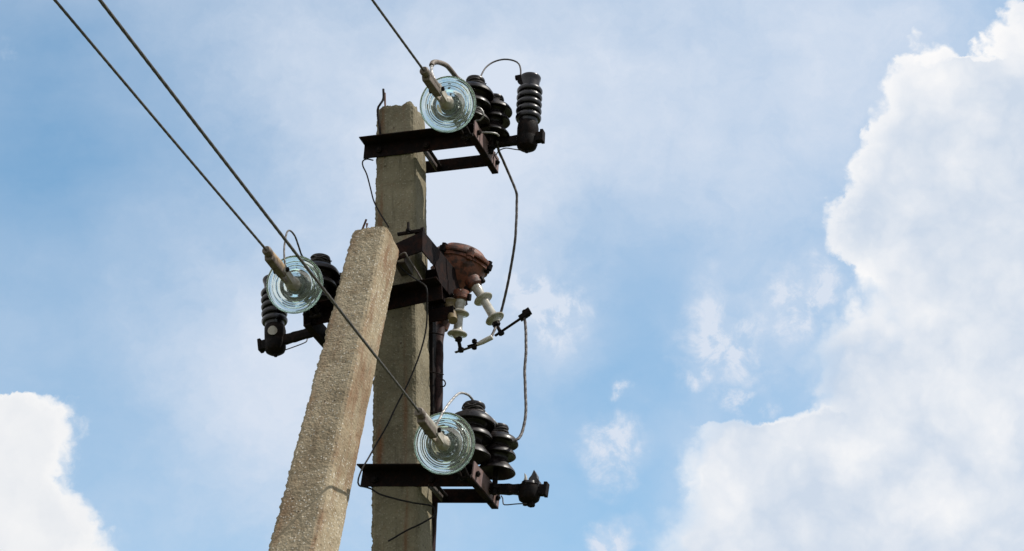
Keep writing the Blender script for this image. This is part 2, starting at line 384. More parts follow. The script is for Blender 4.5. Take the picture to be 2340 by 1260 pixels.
# ---------------------------------------------------------------- concrete poles
def pole_mesh(L, w_top, w_bot, t_top, t_bot, rc, rough_left, rough, seed, crumble):
    """z = 0 at the top going down to -L; x across the front, y into depth"""
    per = []
    def add_seg(x0, y0, x1, y1, n):
        for i in range(n): per.append((x0 + (x1 - x0) * i / n, y0 + (y1 - y0) * i / n))
    h = 1.0; c = rc
    # unit-square coordinates; corners carry a chamfer with two facets
    k = 0.3
    add_seg(-1 + c, -1, 1 - c, -1, 26); add_seg(1 - c, -1, 1 - c * k, -1 + c * k, 4); add_seg(1 - c * k, -1 + c * k, 1, -1 + c, 4)
    add_seg(1, -1 + c, 1, 1 - c, 20); add_seg(1, 1 - c, 1 - c, 1, 5)
    add_seg(1 - c, 1, -1 + c, 1, 14); add_seg(-1 + c, 1, -1, 1 - c, 5)
    add_seg(-1, 1 - c, -1, -1 + c, 20); add_seg(-1, -1 + c, -1 + c, -1, 5)
    n = len(per); vs = []; fs = []; rings = []
    zs = [0.0]
    while -zs[-1] < 3.4: zs.append(zs[-1] - 0.007)
    while -zs[-1] < L - 0.3: zs.append(zs[-1] - 0.25)
    zs.append(-L)
    sd = Vector((seed, seed * 2.1, 0))
    for i, z in enumerate(zs):
        f = -z / L; w = (w_top + (w_bot - w_top) * f) / 2; t = (t_top + (t_bot - t_top) * f) / 2
        for (x, y) in per:
            p = Vector((x * w, y * t, z)); nr = Vector((x, y, 0)); nr.normalize()
            left = max(0, min(1, (-x - 0.75) * 5))
            a = rough + (rough_left - rough) * left
            d = noise.noise(p * 55 + sd) * a * 0.8 + noise.noise(p * 130 + sd) * a * 0.6 + noise.noise(p * 14 + sd) * 0.0025
            if left > 0: d -= max(0, noise.noise(p * 22 + sd * 3) - 0.25) * 0.018 * left
            shrink = crumble * math.exp(z / 0.018) * (0.5 + noise.noise(p * 30 + sd)) * (1.2 if abs(x) > .7 else .6)
            dz = 0
            if i < 6: dz = (noise.noise(Vector((x * 2.6, y * 2.6, seed))) * (0.016 if seed < 5 else 0.006) + noise.noise(Vector((x * 9, y * 9, seed))) * 0.007) * (1 - i / 6)
            if seed > 5: dz -= x * 0.018 * max(0, 1 - i / 30)          # this top was cast on a slant
            p = p + nr * (d - shrink); p.z += dz; vs.append(p)
    for i in range(len(zs) - 1):
        for j in range(n):
            q = (j + 1) % n; fs.append((i * n + j, i * n + q, (i + 1) * n + q, (i + 1) * n + j))
    # top face: shrinking rings
    prev = 0; top = vs[:n]
    for s in (0.8, 0.6, 0.4, 0.2):
        o = len(vs)
        for j in range(n):
            p = Vector((top[j].x * s, top[j].y * s, 0)); vs.append(Vector((p.x, p.y, (-p.x / w_top * 0.036 if seed > 5 else 0) + noise.noise(p * 45 + sd) * 0.009 + noise.noise(p * 120) * 0.004)))
        for j in range(n):
            q = (j + 1) % n; fs.append((prev + q, prev + j, o + j, o + q))
        prev = o
    fs.append(tuple(prev + j for j in range(n))[::-1])
    fs.append(tuple((len(zs) - 1) * n + j for j in range(n)))
    b = MB(); b.add(vs, fs); return b

def place_pole(name, m, top, low, ybias, label, **kw):
    ax = (top - low).normalized()
    L = (top.z + 0.25) / ax.z
    rot = frame(ax, ybias)
    o = pole_mesh(L, **kw).build(name, m, loc=top, rot=rot, local=True)
    return tag(o, label, 'utility pole'), ax

MT, ML = Q(916, 262, 0), Q(919, 1260, 0)
main, MAX = place_pole('utility_pole', 'weathered_concrete', MT, ML, U, 'upright concrete utility pole carrying the three steel crossarms, behind the leaning strut',
    w_top=0.190, w_bot=0.285, t_top=0.175, t_bot=0.235, rc=0.20, rough_left=0.007, rough=0.0016, seed=3.0, crumble=0.012)
ST, SL = Q(859, 552, -0.27), Q(694, 1260, -0.98)
US = (U * math.cos(R(5)) - V * math.sin(R(5)))
strut, SAX = place_pole('utility_pole', 'strut_concrete', ST, SL, US, 'leaning concrete strut pole with speckled gravel surface in front of the upright pole',
    w_top=0.180, w_bot=0.30, t_top=0.16, t_bot=0.25, rc=0.22, rough_left=0.007, rough=0.0018, seed=11.0, crumble=0.003)
def on_pole(o, b, name, m, label=None):      # a part given in world space, bound to a rotated pole
    mi = Matrix.Translation(o.location) @ o.rotation_quaternion.to_matrix().to_4x4(); mi.invert()
    b.v = [mi @ v for v in b.v]
    c = b.build(name, m, parent=o, local=True, smooth=True)
    if label: c['label'] = label
    return c
b = MB(); b.tube(spline([Q(871, 330, -.10), Q(867, 290, -.10), Q(863, 252, -.10), Q(868, 240, -.10), Q(876, 226, -.09), Q(876, 204, -.09)], 0.01), 0.0055, 8)
on_pole(main, b, 'steel_hook', 'black_iron', 'bent dark steel rod rising beside the pole top')
b = MB(); b.tube([Q(881, 262, -.05), Q(879, 213, -.05)], 0.0055, 8, lobes=4, twist=60); on_pole(main, b, 'reinforcing_bar', 'rust_bar')
b = MB(); b.tube([Q(822, 540, -.26), Q(837, 502, -.26)], 0.0055, 8, lobes=4, twist=60); on_pole(strut, b, 'reinforcing_bar', 'rust_bar')
b = MB(); b.tube([Q(835, 540, -.28), Q(839, 511, -.28)], 0.0055, 8, lobes=4, twist=60); on_pole(strut, b, 'reinforcing_bar', 'rust_bar')

# ---------------------------------------------------------------- crossarms
HD = 0.092      # half distance between the two angle irons' webs
TK = 0.006
def cross_arm(pl, pr, wing, label, plate_side=1, web=0.075, flange=0.078, rweb=0.064, rear_from=None, plate_mat='sunlit_steel', rear_drop=0.0, plate_h=0.072):
    """pl, pr: world points of the front angle's lower edge at its two ends (on the web plane)"""
    a = (pr - pl).normalized(); L = (pr - pl).length
    w = a.cross(V) * -1
    if w.z < 0: w = -w
    vv = V
    t = empty('crossarm', (pl + pr) / 2, label, 'crossarm', 'steel crossarms bolted to the upright pole')
    prof = [(0, 0), (0, web), (-flange, web), (-flange, web - TK), (-TK, web - TK), (-TK, 0)]
    MB().prism(prof, pl, vv, w, Vector(), a * L).build('front_angle', 'primed_steel', t, bevel=0.0012)
    back = pl + vv * (2 * HD) - w * rear_drop
    prof2 = [(0, 0), (0, rweb), (flange, rweb), (flange, rweb - TK), (TK, rweb - TK), (TK, 0)]
    s0 = 0.0 if rear_from is None else rear_from
    MB().prism(prof2, back, vv, w, a * s0, a * (L + 0.012 * plate_side)).build('rear_angle', 'primed_steel', t, bevel=0.0012)
    # end angle along the depth
    e = pr if plate_side > 0 else pl; s = plate_side
    e = e + a * (s * 0.0035) + w * (web - plate_h + 0.0065)
    profp = [(0, 0), (0, plate_h), (s * TK, plate_h), (s * TK, 0 - 0.0)]
    lo, hi = -flange - 0.008, 2 * HD + flange + 0.006
    MB().prism(profp, e, a, w, vv * lo, vv * hi).build('end_plate', plate_mat, t, bevel=0.001)
    MB().prism([(s * TK, -0.0065), (s * TK, -0.0005), (s * -0.024, -0.0005), (s * -0.024, -0.0065)], e, a, w, vv * lo, vv * hi).build('end_flange', 'primed_steel', t)
    return t, a, w

TL, TR = Q(831, 364, -HD), Q(1093, 333, -HD)
arm_top, aT, wT = cross_arm(TL, TR, 1, 'topmost dark steel crossarm bolted just under the top of the upright pole')
BL, BR = Q(824, 1113, -HD), Q(1089, 1113, -HD)
arm_bot, aB, wB = cross_arm(BL, BR, 1, 'lowest dark steel crossarm across the upright pole beside the leaning strut')
LL, LR = Q(714, 745, -HD), Q(1012, 684, -HD)
arm_mid, aM, wM = cross_arm(LL, LR, 1, 'middle steel crossarm reaching out to the left behind the leaning strut', plate_side=-1, plate_mat='primed_steel', plate_h=0.115)
# clamping straps along the pole's side and their bolts
def strap(arm, e0, a, w, web=0.075):
    MB().prism([(0, 0.004), (0, 0.052), (TK, 0.052), (TK, 0.004)], e0, a, w, V * (TK), V * (2 * HD - TK)).build('clamp_strap', 'grey_steel', arm)
    bb = MB(); bb.tube([e0 + a * 0.02 + w * 0.03 - V * 0.025, e0 + a * 0.02 + w * 0.03 + V * (2 * HD + 0.03)], 0.008, 8)
    bb.hexnut(e0 + a * 0.02 + w * 0.03 - V * 0.014, V, 0.015, 0.012).build('clamp_bolt', 'black_iron', arm)
for arm, a, w, px, py, pxl, pyl in ((arm_top, aT, wT, 966, 350, 858, 360), (arm_bot, aB, wB, 976, 1114, 846, 1114)):
    strap(arm, Q(px, py, -HD), a, w)
    strap(arm, Q(pxl, pyl, -HD), a, w)

for arm, a, w, o_, n_ in ((arm_top, aT, wT, TR, 1), (arm_bot, aB, wB, BR, 1), (arm_mid, aM, wM, LL, -1)):
    for back_, up_ in ((-0.045, 0.040), (2 * HD + 0.045, 0.040)):
        c_ = o_ + V * back_ + w * up_
        b = MB(); b.tube([c_ - a * n_ * .012, c_ + a * n_ * .026], .006, 8); b.hexnut(c_ + a * n_ * .016, a, .013, .010); b.build('plate_bolt', 'black_iron', arm)
    c_ = o_ - a * n_ * 0.045 - V * 0.045 + w * 0.069
    b = MB(); b.hexnut(c_ - w * .006, w, .017, .013); b.tube([c_ - w * .026, c_ + w * .02], .009, 8); b.build('pin_nut', 'black_iron', arm)

# ---------------------------------------------------------------- strut head bracket
br = empty('strut_bracket', Q(930, 560, -0.2), 'dark red steel bracket bolting the leaning strut head to the upright pole', 'bracket')
p0 = Q(966, 575, -0.19)
MB().prism([(0, 0), (0, 0.108), (-0.045, 0.108), (-0.045, 0.102), (-TK, 0.102), (-TK, 0)], p0, U, Z, Vector(), Vector((math.sin(R(20)), math.cos(R(20)), 0)) * 0.55).build('side_channel', 'primed_steel', br, bevel=0.001)
Vb = Vector((math.sin(R(20)), math.cos(R(20)), 0))
MB().prism([(.13, .004), (.20, -.060), (.40, -.062), (.52, -.020), (.55, .004)], p0 + U * 0.004, Vb, Z, -U * TK, Vector()).build('gusset_plate', 'primed_steel', br, bevel=.001)
MB().prism([(.22, -.10), (.36, -.10), (.36, .03), (.22, .03)], p0 - U * 0.014, Vb, Z, -U * .06, Vector()).build('spacer_block', 'primed_steel', br, bevel=.002)
c0 = (Q(897, 600, -0.192) + Q(966, 575, -0.192)) / 2; ua = (Q(966, 575, -0.192) - Q(897, 600, -0.192)); ul = ua.length; ua.normalize()
MB().prism([(-ul / 2, 0), (ul / 2, 0), (ul / 2, 0.100), (-ul / 2, 0.086)], c0, ua, Z, -V * TK, Vector()).build('front_plate', 'primed_steel', br, bevel=0.001)
p1 = Q(900, 603, -0.19)
MB().prism([(0, 0), (0.052, 0), (0.052, 0.045), (0.046, 0.045), (0.046, 0.006), (0, 0.006)], p1, U, Z, Vector(), V * 0.16 - Z * 0.02).build('lower_channel', 'grey_steel', br, bevel=0.001)
p2 = Q(1050, 655, 0.20)
MB().prism([(-0.09, 0), (0, 0), (0, 0.095), (-0.02, 0.125), (-0.09, 0.125)], Q(1066, 655, 0.292), U, Z, Vector(), V * TK).build('end_plate', 'primed_steel', br)
b = MB(); b.tube([Q(909, 536, -.17), Q(968, 526, -.17)], 0.009, 10); b.hexnut(Q(966, 526, -.17), U, 0.014, 0.014); b.tube([Q(933, 534, -.18), Q(933, 509, -.18)], 0.006, 8); b.hexnut(Q(933, 527, -.18), Z, 0.012, 0.01)
b.build('bracket_bolt', 'black_iron', br)
b = MB(); b.tube(spline([Q(912, 585, -.21), Q(925, 578, -.22), Q(930, 586, -.21), Q(955, 625, -.15), Q(972, 655, -.12)], .01), 0.0042, 8); b.build('tie_rod', 'grey_steel', br)
# vertical angle that holds the cable head, bolted behind the middle arm
hb = empty('cable_bracket', Q(995, 720, 0.10), 'black steel angle fixed down the right side of the upright pole holding the cable', 'bracket')
MB().prism([(0, 0), (0.075, 0), (0.075, 0.05), (0.069, 0.05), (0.069, 0.006), (0, 0.006)], Q(977, 727, 0.12), U, V, Vector(), Z * 0.24).build('head_plate', 'black_iron', hb, bevel=.001)
q0, q1 = Q(977, 1010, 0.10), Q(976, 700, 0.10)
dz_ = (q1 - q0)
MB().prism([(0, 0), (0.026, 0), (0.026, 0.045), (0.021, 0.045), (0.021, 0.005), (0, 0.005)], q0, U, V, Vector(), dz_).build('long_angle', 'black_iron', hb, bevel=.001)
for py in (760, 850, 940):
    b = MB(); b.tube(spline([Q(978, py, 0.10), Q(1000, py + 3, 0.07), Q(1013, py + 6, 0.12), Q(1005, py + 4, 0.17)], .01), 0.003, 6)
    b.build('binding_wire', 'black_iron', hb)

# ---------------------------------------------------------------- pin insulators
PIN = [(0, .205), (.029, .205), (.038, .200), (.041, .192), (.039, .185), (.033, .178), (.032, .170), (.040, .164), (.056, .156), (.073, .145), (.0835, .130), (.0850, .121),
       (.082, .118), (.070, .124), (.055, .124), (.047, .114), (.047, .105), (.055, .098), (.068, .088), (.077, .075), (.0785, .067), (.075, .064), (.062, .070), (.048, .068),
       (.043, .056), (.044, .046), (.053, .033), (.067, .017), (.0785, .003), (.0815, -.005), (.078, -.008), (.064, .001), (.046, .012), (.030, .022), (.020, .030), (0, .032)]
def make_pin():
    r = empty('pin_insulator', (0, 0, 0), 'x', 'insulator', 'dark brown pin insulators standing on the crossarm ends')
    MB().lathe(PIN, n=56).build('porcelain_body', 'brown_glaze', r, smooth=True, local=True)
    b = MB(); b.lathe([(0, -.10), (.011, -.10), (.011, .029), (0, .029)], n=14); b.lathe([(0, -.075), (.02, -.075), (.02, -.062), (0, -.062)], n=6)
    b.build('steel_pin', 'black_iron', r, local=True, smooth=True)
    b = MB(); pts = []
    for k in range(120):
        t = k / 120 * 2 * math.pi * 3.2; rr = .0365 + .004 * math.sin(t * 2.3); pts.append(Vector((rr * math.cos(t), rr * math.sin(t), .168 + .014 * k / 120 + .005 * math.sin(t * 1.5))))
    b.tube(pts, .0034, 6)
    pts = [Vector((.044 * math.cos(k / 5), .044 * math.sin(k / 5), .184 + .006 * math.sin(k))) for k in range(14)]
    b.tube(pts, .0032, 6)
    b.build('tie_wire', 'dark_wire', r, local=True, smooth=True)
    return r
pin0 = make_pin(); first = [True]
def pin(px, py, d, scale, lean_u, lean_v, label, spin=0.0):
    """px,py = centre of the lowest bell's mouth"""
    o = pin0 if first[0] else copy_tree(pin0); first[0] = False
    o.location = Q(px, py, d); o.rotation_mode = 'QUATERNION'
    o.rotation_quaternion = frame(Z + U * lean_u + V * lean_v, U * math.cos(spin) + V * math.sin(spin)); o.scale = (scale,) * 3
    o['label'] = label; return o
pin(1076, 276, -0.10, 1.10, 0.10, 0.0, 'dark pin insulator behind the upper glass disc, tied to the grey sleeve', 0.3)
pin(1125, 308, 0.02, 1.0, 0.07, 0.0, 'dark pin insulator between the upper glass disc and the whole ribbed arrester', 1.7)
pin(1072, 1040, -0.10, 1.16, 0.10, 0.0, 'dark pin insulator with wire bound head behind the lower glass disc', 2.6)
pin(1133, 1078, 0.03, 1.04, 0.07, 0.0, 'dark three skirt pin insulator just above the broken arrester arm', 0.9)
pin(722, 690, -0.10, 1.12, 0.06, 0.0, 'dark pin insulator behind the glass disc on the left', 4.0)
pin(772, 722, 0.02, 1.0, 0.04, 0.0, 'dark pin insulator mostly hidden behind the leaning strut', 5.0)

# ---------------------------------------------------------------- glass strain insulators (z towards the line)
GL = [(0, -.050), (.030, -.050), (.040, -.047), (.058, -.041), (.085, -.033), (.108, -.023), (.123, -.010), (.1285, .002), (.1285, .006), (.126, .009), (.1215, .007), (.117, .001), (.110, -.004),
      (.105, -.004), (.100, .001), (.0965, .001), (.092, -.005), (.088, -.005), (.083, .000), (.079, .000), (.074, -.006), (.072, -.010), (.064, -.007), (.059, -.002), (.055, -.001), (.051, -.003),
      (.046, -.011), (.040, -.015), (.035, -.012), (.031, -.006), (.0275, -.005),
      (.0245, -.010), (.022, -.026), (0, -.028)]
def make_disc():
    r = empty('glass_insulator', (0, 0, 0), 'x', 'insulator', 'greenish glass strain insulators facing the line')
    MB().lathe(GL, n=96).build('glass_disc', 'green_glass', r, smooth=True, local=True)
    MB().lathe([(0, -.135), (.020, -.135), (.026, -.125), (.028, -.105), (.040, -.095), (.046, -.080), (.048, -.055), (.047, -.0455), (.044, -.0455), (.040, -.0515), (0, -.0515)], n=40).build('metal_cap', 'grey_steel', r, smooth=True, local=True)
    MB().lathe([(0, -.027), (.0205, -.027), (.0215, -.010), (.018, -.006), (.010, -.004), (.009, .045), (0, .045)], n=28).build('ball_pin', 'clamp_grey', r, smooth=True, local=True)
    return r
disc0 = make_disc(); dfirst = [True]
WIRES = []
def strain(px, py, d, clamp_px, wire_edge, arm_pt, sleeve_mat, word, drop):
    o = disc0 if dfirst[0] else copy_tree(disc0); dfirst[0] = False
    c = Q(px, py, d)
    ax = (-V * 1.0 - Z * 0.34 + U * 0.10).normalized()
    o.location = c; o.rotation_mode = 'QUATERNION'; o.rotation_quaternion = frame(ax, U)
    o['label'] = 'clear greenish glass disc insulator ' + word
    # shackle chain back to the arm
    back = c - ax * 0.132
    s = empty('shackle_link', back, 'dark steel shackle joining the glass disc ' + word + ' to its crossarm', 'shackle', 'steel shackles behind the glass discs')
    L = (arm_pt - back).length; dr = (arm_pt - back).normalized(); sd = dr.cross(Z).normalized()
    for sg in (-.016, .016): MB().tube([back + sd * sg, arm_pt + sd * sg], .007, 8).build('link_bar', 'black_iron', s, smooth=True)
    for q in (back, arm_pt): MB().tube([q - sd * .03, q + sd * .03], .008, 8).build('link_pin', 'black_iron', s, smooth=True)
    # dead-end clamp
    sock = c + ax * 0.050
    ce = Q(clamp_px[0], clamp_px[1], d - 0.36)
    wd = (ce - sock).normalized(); CL = (ce - sock).length
    k = empty('dead_end_clamp', sock, 'dead end clamp gripping the line wire at the glass disc ' + word, 'clamp', 'dead end clamps on the line wires')
    nx = frame(wd, U); M3 = nx.to_matrix(); X_, Y_ = M3 @ Vector((1, 0, 0)), M3 @ Vector((0, 1, 0))
    # socket: short ribbed cone round the ball pin, then a flat tongue
    b = MB(); b.lathe([(0, -.030), (.024, -.030), (.032, -.024), (.0335, -.004), (.030, .010), (.025, .030), (.019, .042), (0, .042)], sock - ax * .006, (ax + wd * .25), n=10, wob=.1)
    b.build('socket_eye', 'clamp_grey', k, smooth=True, bevel=.001)
    f0, f1 = sock + wd * .028, sock + wd * CL * .46
    b = MB()
    for sg in (-1, 1): b.prism([(-.0035, -.020), (.0035, -.020), (.0035, .020), (-.0035, .020)], Vector(), X_, Y_, f0 + X_ * sg * .0145, f1 + X_ * sg * .0185)
    b.build('fork', 'clamp_grey', k, bevel=.002)
    b = MB(); bp = sock + wd * CL * .40; b.tube([bp - X_ * .033, bp + X_ * .034], .006, 8); b.hexnut(bp - X_ * .030, X_, .013, .009); b.hexnut(bp + X_ * .028, X_, .011, .009)
    b.build('clamp_bolt', 'black_iron', k)
    g0, g1 = sock + wd * CL * .30, ce
    LL_ = (g1 - g0).length
    b = MB(); b.lathe([(0, 0), (.015, 0), (.0205, .012), (.022, LL_ * .35), (.0205, LL_ * .7), (.0185, LL_ * .93), (.015, LL_), (0, LL_)], g0 + UPV * .004, wd, n=20, wob=.10)
    b.build('grip_body', sleeve_mat, k, smooth=True)
    b = MB(); b.prism([(-.017, -.030), (.017, -.030), (.020, -.004), (-.020, -.004)], Vector(), X_ , -Y_ if Y_.z < 0 else Y_, g0 + wd * .02, g1 - wd * .03)
    b.build('keeper_trough', 'clamp_dark', k, bevel=.004)
    b = MB(); b.lathe([(0, 0), (.018, 0), (.0205, .006), (.0205, .030), (.016, .038), (0, .038)], g1 - wd * .036 + UPV * .004, wd, n=14)
    b.build('end_ferrule', 'clamp_dark', k, smooth=True)
    # line wire: straight and nearly level past the frame edge, then on towards the next pole
    p0 = ce - wd * .05 + UPV * .004; z1 = ce.z - drop
    p1 = H(wire_edge[0], wire_edge[1], z1); dv = (p1 - ce); Lv = dv.length; dn = dv.normalized()
    pts = [p0, ce + UPV * .004] ; L = 0
    q = ce + UPV * .004
    while L < Lv + 0.6: L += .012; pts.append(ce.lerp(p1, L / Lv) + UPV * .004 * max(0, 1 - L))
    hz = Vector((dn.x, dn.y, 0)).normalized(); sl_ = dn.z / Vector((dn.x, dn.y)).length; last = pts[-1]; s_ = 0
    while s_ < 36: s_ += 1.0; pts.append(last + hz * s_ + Z * (sl_ * s_ + (0.0011 - sl_ / 60) * s_ * s_))
    w = MB(); w.tube(pts, .0056, n=18, lobes=6, twist=24)
    wo = w.build('line_wire', 'weathered_wire', loc=p0)
    tag(wo, 'stranded line wire from the glass disc ' + word, 'wire', 'overhead line wires')
    return c, sock, ce, wd
top_ = strain(1024, 239, -0.40, (968, 163), (850, 0), Q(1068, 312, -.175), 'clamp_dark', 'at the topmost crossarm', 0.02)
bot_ = strain(1016, 1014, -0.40, (957, 943), (228, 0), Q(1062, 1092, -.175), 'clamp_grey', 'at the lowest crossarm', 0.06)
lef_ = strain(674, 651, -0.40, (608, 573), (125, 0), Q(722, 722, -.175), 'clamp_tan', 'left of the leaning strut', 0.05)

# ---------------------------------------------------------------- arresters
AR = [(0, .334), (.047, .334), (.0495, .329), (.0485, .320), (.0455, .312), (.0435, .300), (.0425, .272)]
for k_ in range(5):
    zc = .256 - k_ * .036
    AR += [(.044, zc + .016), (.055, zc + .012), (.0595, zc + .004), (.0600, zc - .004), (.056, zc - .012), (.046, zc - .014)]
AR += [(.043, .088), (.041, .062), (0, .062)]
CUP = [(0, .085), (.043, .085), (.047, .078), (.049, .055), (.0495, .018), (.047, .012), (.048, .004), (.049, -.028), (.044, -.046), (.030, -.056), (.012, -.062), (.008, -.072), (0, -.075)]
def arrester(px, py, d, plate_px, side, label, whole, lean):
    c = Q(px, py, d); t = empty('surge_arrester', c, label, 'surge arrester', 'black surge arresters on the crossarm ends')
    ax = (Z + U * lean).normalized(); e = Q(plate_px[0], plate_px[1], d)
    if whole:
        MB().lathe(AR, c, ax, 56).build('ribbed_body', 'black_glaze', t, smooth=True)
    MB().lathe([p if whole else (p[0] * .97, min(p[1], .016)) for p in CUP], c, ax, 32, wob=.05).build('cup', 'black_iron', t, smooth=True)
    h = (c - e); L = h.length; h.normalize(); w = h.cross(V); w = w if w.z > 0 else -w
    b = MB(); n_ = 26; vs = []; fs = []        # rough wrapped bar
    for i in range(n_ + 1):
        p = e.lerp(c, i / n_); k = 1 + .10 * noise.noise(p * 40) + .05 * noise.noise(p * 110)
        for (x, y) in ((-.012, -.021), (.012, -.021), (.015, 0), (.012, .021), (-.012, .021), (-.015, 0)): vs.append(p + V * x * k + w * y * k)
    for i in range(n_):
        for j in range(6): q = (j + 1) % 6; fs.append((i * 6 + j, i * 6 + q, i * 6 + 6 + q, i * 6 + 6 + j))
    fs += [tuple(range(6)), tuple(range(n_ * 6, n_ * 6 + 6))[::-1]]
    b.add(vs, fs).build('support_bar', 'black_iron', t)
    nb = MB(); nc = c + h * .058; nb.box(nc, h, w, V, .040, .046, .034); nb.box(nc + h * .014 + w * .004, h, w, V, .016, .060, .040)
    nb.build('end_bolt', 'black_iron', t, bevel=.003)
    return c, ax, t, h, w
aT_ = arrester(1205, 318, 0.05, (1102, 331), 1, 'tall black ribbed surge arrester standing right of the topmost crossarm', True, .05)
aL_ = arrester(629, 783, 0.05, (738, 752), -1, 'black ribbed surge arrester partly behind the left glass disc', True, -.085)
aB_ = arrester(1210, 1120, 0.05, (1100, 1117), 1, 'broken surge arrester at the lowest crossarm, only its cup and shards left', False, .03)
# terminal cap on the top arrester
c, ax, t_, h, w = aT_
b = MB(); p = Q(1188, 182, 0.03); b.box(p, U, Z, V, .020, .034, .02); b.hexnut(p + Z * .012 - U * .006, U, .014, .03); b.box(Q(1194, 193, .02), (U + Z * -.9).normalized(), (Z + U * .9).normalized(), V, .045, .014, .012)
b.build('terminal_clamp', 'black_iron', t_, bevel=.002)
# pale round mark on the left arrester's cup
c, ax, t_, h, w = aL_
b = MB(); dd = (CAM - c).normalized(); pc = Q(622, 768, 0.05)
fr = Vector((dd.x, dd.y, 0)).normalized(); sd_ = fr.cross(Z)
for rr in (0,):
    vs = []; N_ = 24; rg = 5
    for i in range(rg + 1):
        for j in range(N_):
            a_ = 2 * math.pi * j / N_; r_ = .022 * i / rg; xo = math.cos(a_) * r_; zo = math.sin(a_) * r_ * 1.05
            q = pc + sd_ * xo + Z * zo; off = (q - c) - ax * (q - c).dot(ax); lat = off.dot(sd_)
            base = c + ax * (q - c).dot(ax); vs.append(base + sd_ * lat + fr * (math.sqrt(max(0, .0525 ** 2 - lat ** 2))))
    fs = [(i * N_ + j, i * N_ + (j + 1) % N_, (i + 1) * N_ + (j + 1) % N_, (i + 1) * N_ + j) for i in range(1, rg) for j in range(N_)] + [tuple(range(N_, 2 * N_))]
b.add(vs, fs); o_ = b.build('lichen_patch', 'clamp_grey', t_); md = o_.modifiers.new('thick', 'SOLIDIFY'); md.thickness = .0015
# shards of the broken one
c, ax, t_, h, w = aB_
def shard(pts, th):
    b = MB(); n_ = len(pts); vs = [Q(x, y, d) for x, y, d in pts]; vs += [v + V * th for v in vs]
    return b.add(vs, [tuple(range(n_))[::-1], tuple(range(n_, 2 * n_))] + [(i, (i + 1) % n_, n_ + (i + 1) % n_, n_ + i) for i in range(n_)])
shard([(1206, 1104, .03), (1208, 1093, .03), (1214, 1086, .03), (1220, 1073, .03), (1226, 1084, .03), (1227, 1092, .03), (1232, 1098, .03), (1232, 1114, .03)], .035).build('porcelain_shard', 'black_glaze', t_, bevel=.002)
shard([(1193, 1106, .06), (1198, 1092, .06), (1198, 1080, .06), (1201, 1084, .06), (1203, 1096, .06), (1207, 1106, .06)], .02).build('porcelain_shard', 'cream_porcelain', t_, bevel=.002)
b = MB(); b.lathe([(0, .026), (.030, .028), (.036, .032), (.038, .01), (0, .01)], c, ax, 20, wob=.2); b.build('broken_stub', 'black_glaze', t_, smooth=True)
b = MB(); b.hexnut(c - Z * .066 + U * .008, Z, .016, .018); b.hexnut(c - Z * .060 - U * .018, Z, .012, .014); b.build('bottom_nut', 'black_iron', t_)
# thin earth leads between arrester cups and plates
wire('earth_lead', path((1131, 348, .1), (1133, 355, .1), (1140, 345, .09), (1155, 339, .08), (1172, 341, .05), (1192, 344, .03)), .0027, 'dark_wire', 'thin lead under the upper arrester bar', jit=0)
wire('earth_lead', path((1145, 1133, .1), (1149, 1140, .1), (1150, 1152, .09), (1158, 1154, .08), (1180, 1152, .05), (1204, 1151, .03)), .0027, 'dark_wire', 'thin bent lead under the broken arrester bar', jit=0)
wire('earth_lead', path((652, 800, .03), (672, 793, .05), (693, 785, .07), (701, 780, .08), (702, 772, .09)), .0027, 'dark_wire', 'thin lead under the left arrester bar', jit=0)

# ---------------------------------------------------------------- cable head
A0, A1 = Q(1007, 752, 0.30), Q(1064, 567, 0.30)
axh = (A1 - A0).normalized(); LH = (A1 - A0).length
th = empty('cable_terminal', A0, 'rust red cast iron cable head with porcelain bushings right of the upright pole', 'cable head')
PB = [(0, 0), (.034, 0), (.037, .03), (.034, .06), (.040, .10), (.046, .15), (.060, .195), (.085, .225), (.108, .26), (.119, .30), (.121, LH - .100), (.130, LH - .096), (.131, LH - .078), (0, LH - .078)]
MB().lathe(PB, A0, axh, 72, wob=.11).build('bowl', 'rusty_iron', th, smooth=True)
PLID = [(0, LH - .077), (.136, LH - .077), (.139, LH - .070), (.136, LH - .058), (.118, LH - .052), (.112, LH - .040), (.095, LH - .022), (.060, LH - .008), (.02, LH), (0, LH)]
MB().lathe(PLID, A0, axh, 48, wob=.04).build('lid', 'rusty_iron', th, smooth=True)
e1 = (U - axh * U.dot(axh)).normalized(); e2 = axh.cross(e1)
for k in range(6):
    a_ = k * math.pi / 3 + .15; pp = A0 + axh * (LH - .075) + (e1 * math.cos(a_) + e2 * math.sin(a_)) * .132
    b = MB(); b.tube([pp - axh * .030, pp + axh * .030], .007, 8); b.hexnut(pp + axh * .022, axh, .014, .013); b.hexnut(pp - axh * .022, axh, .014, .013); b.lathe([(0, -.014), (.019, -.014), (.020, .012), (0, .014)], pp, axh, 14)
    b.build('flange_bolt', 'rusty_iron' if k % 2 else 'black_iron', th, smooth=True)
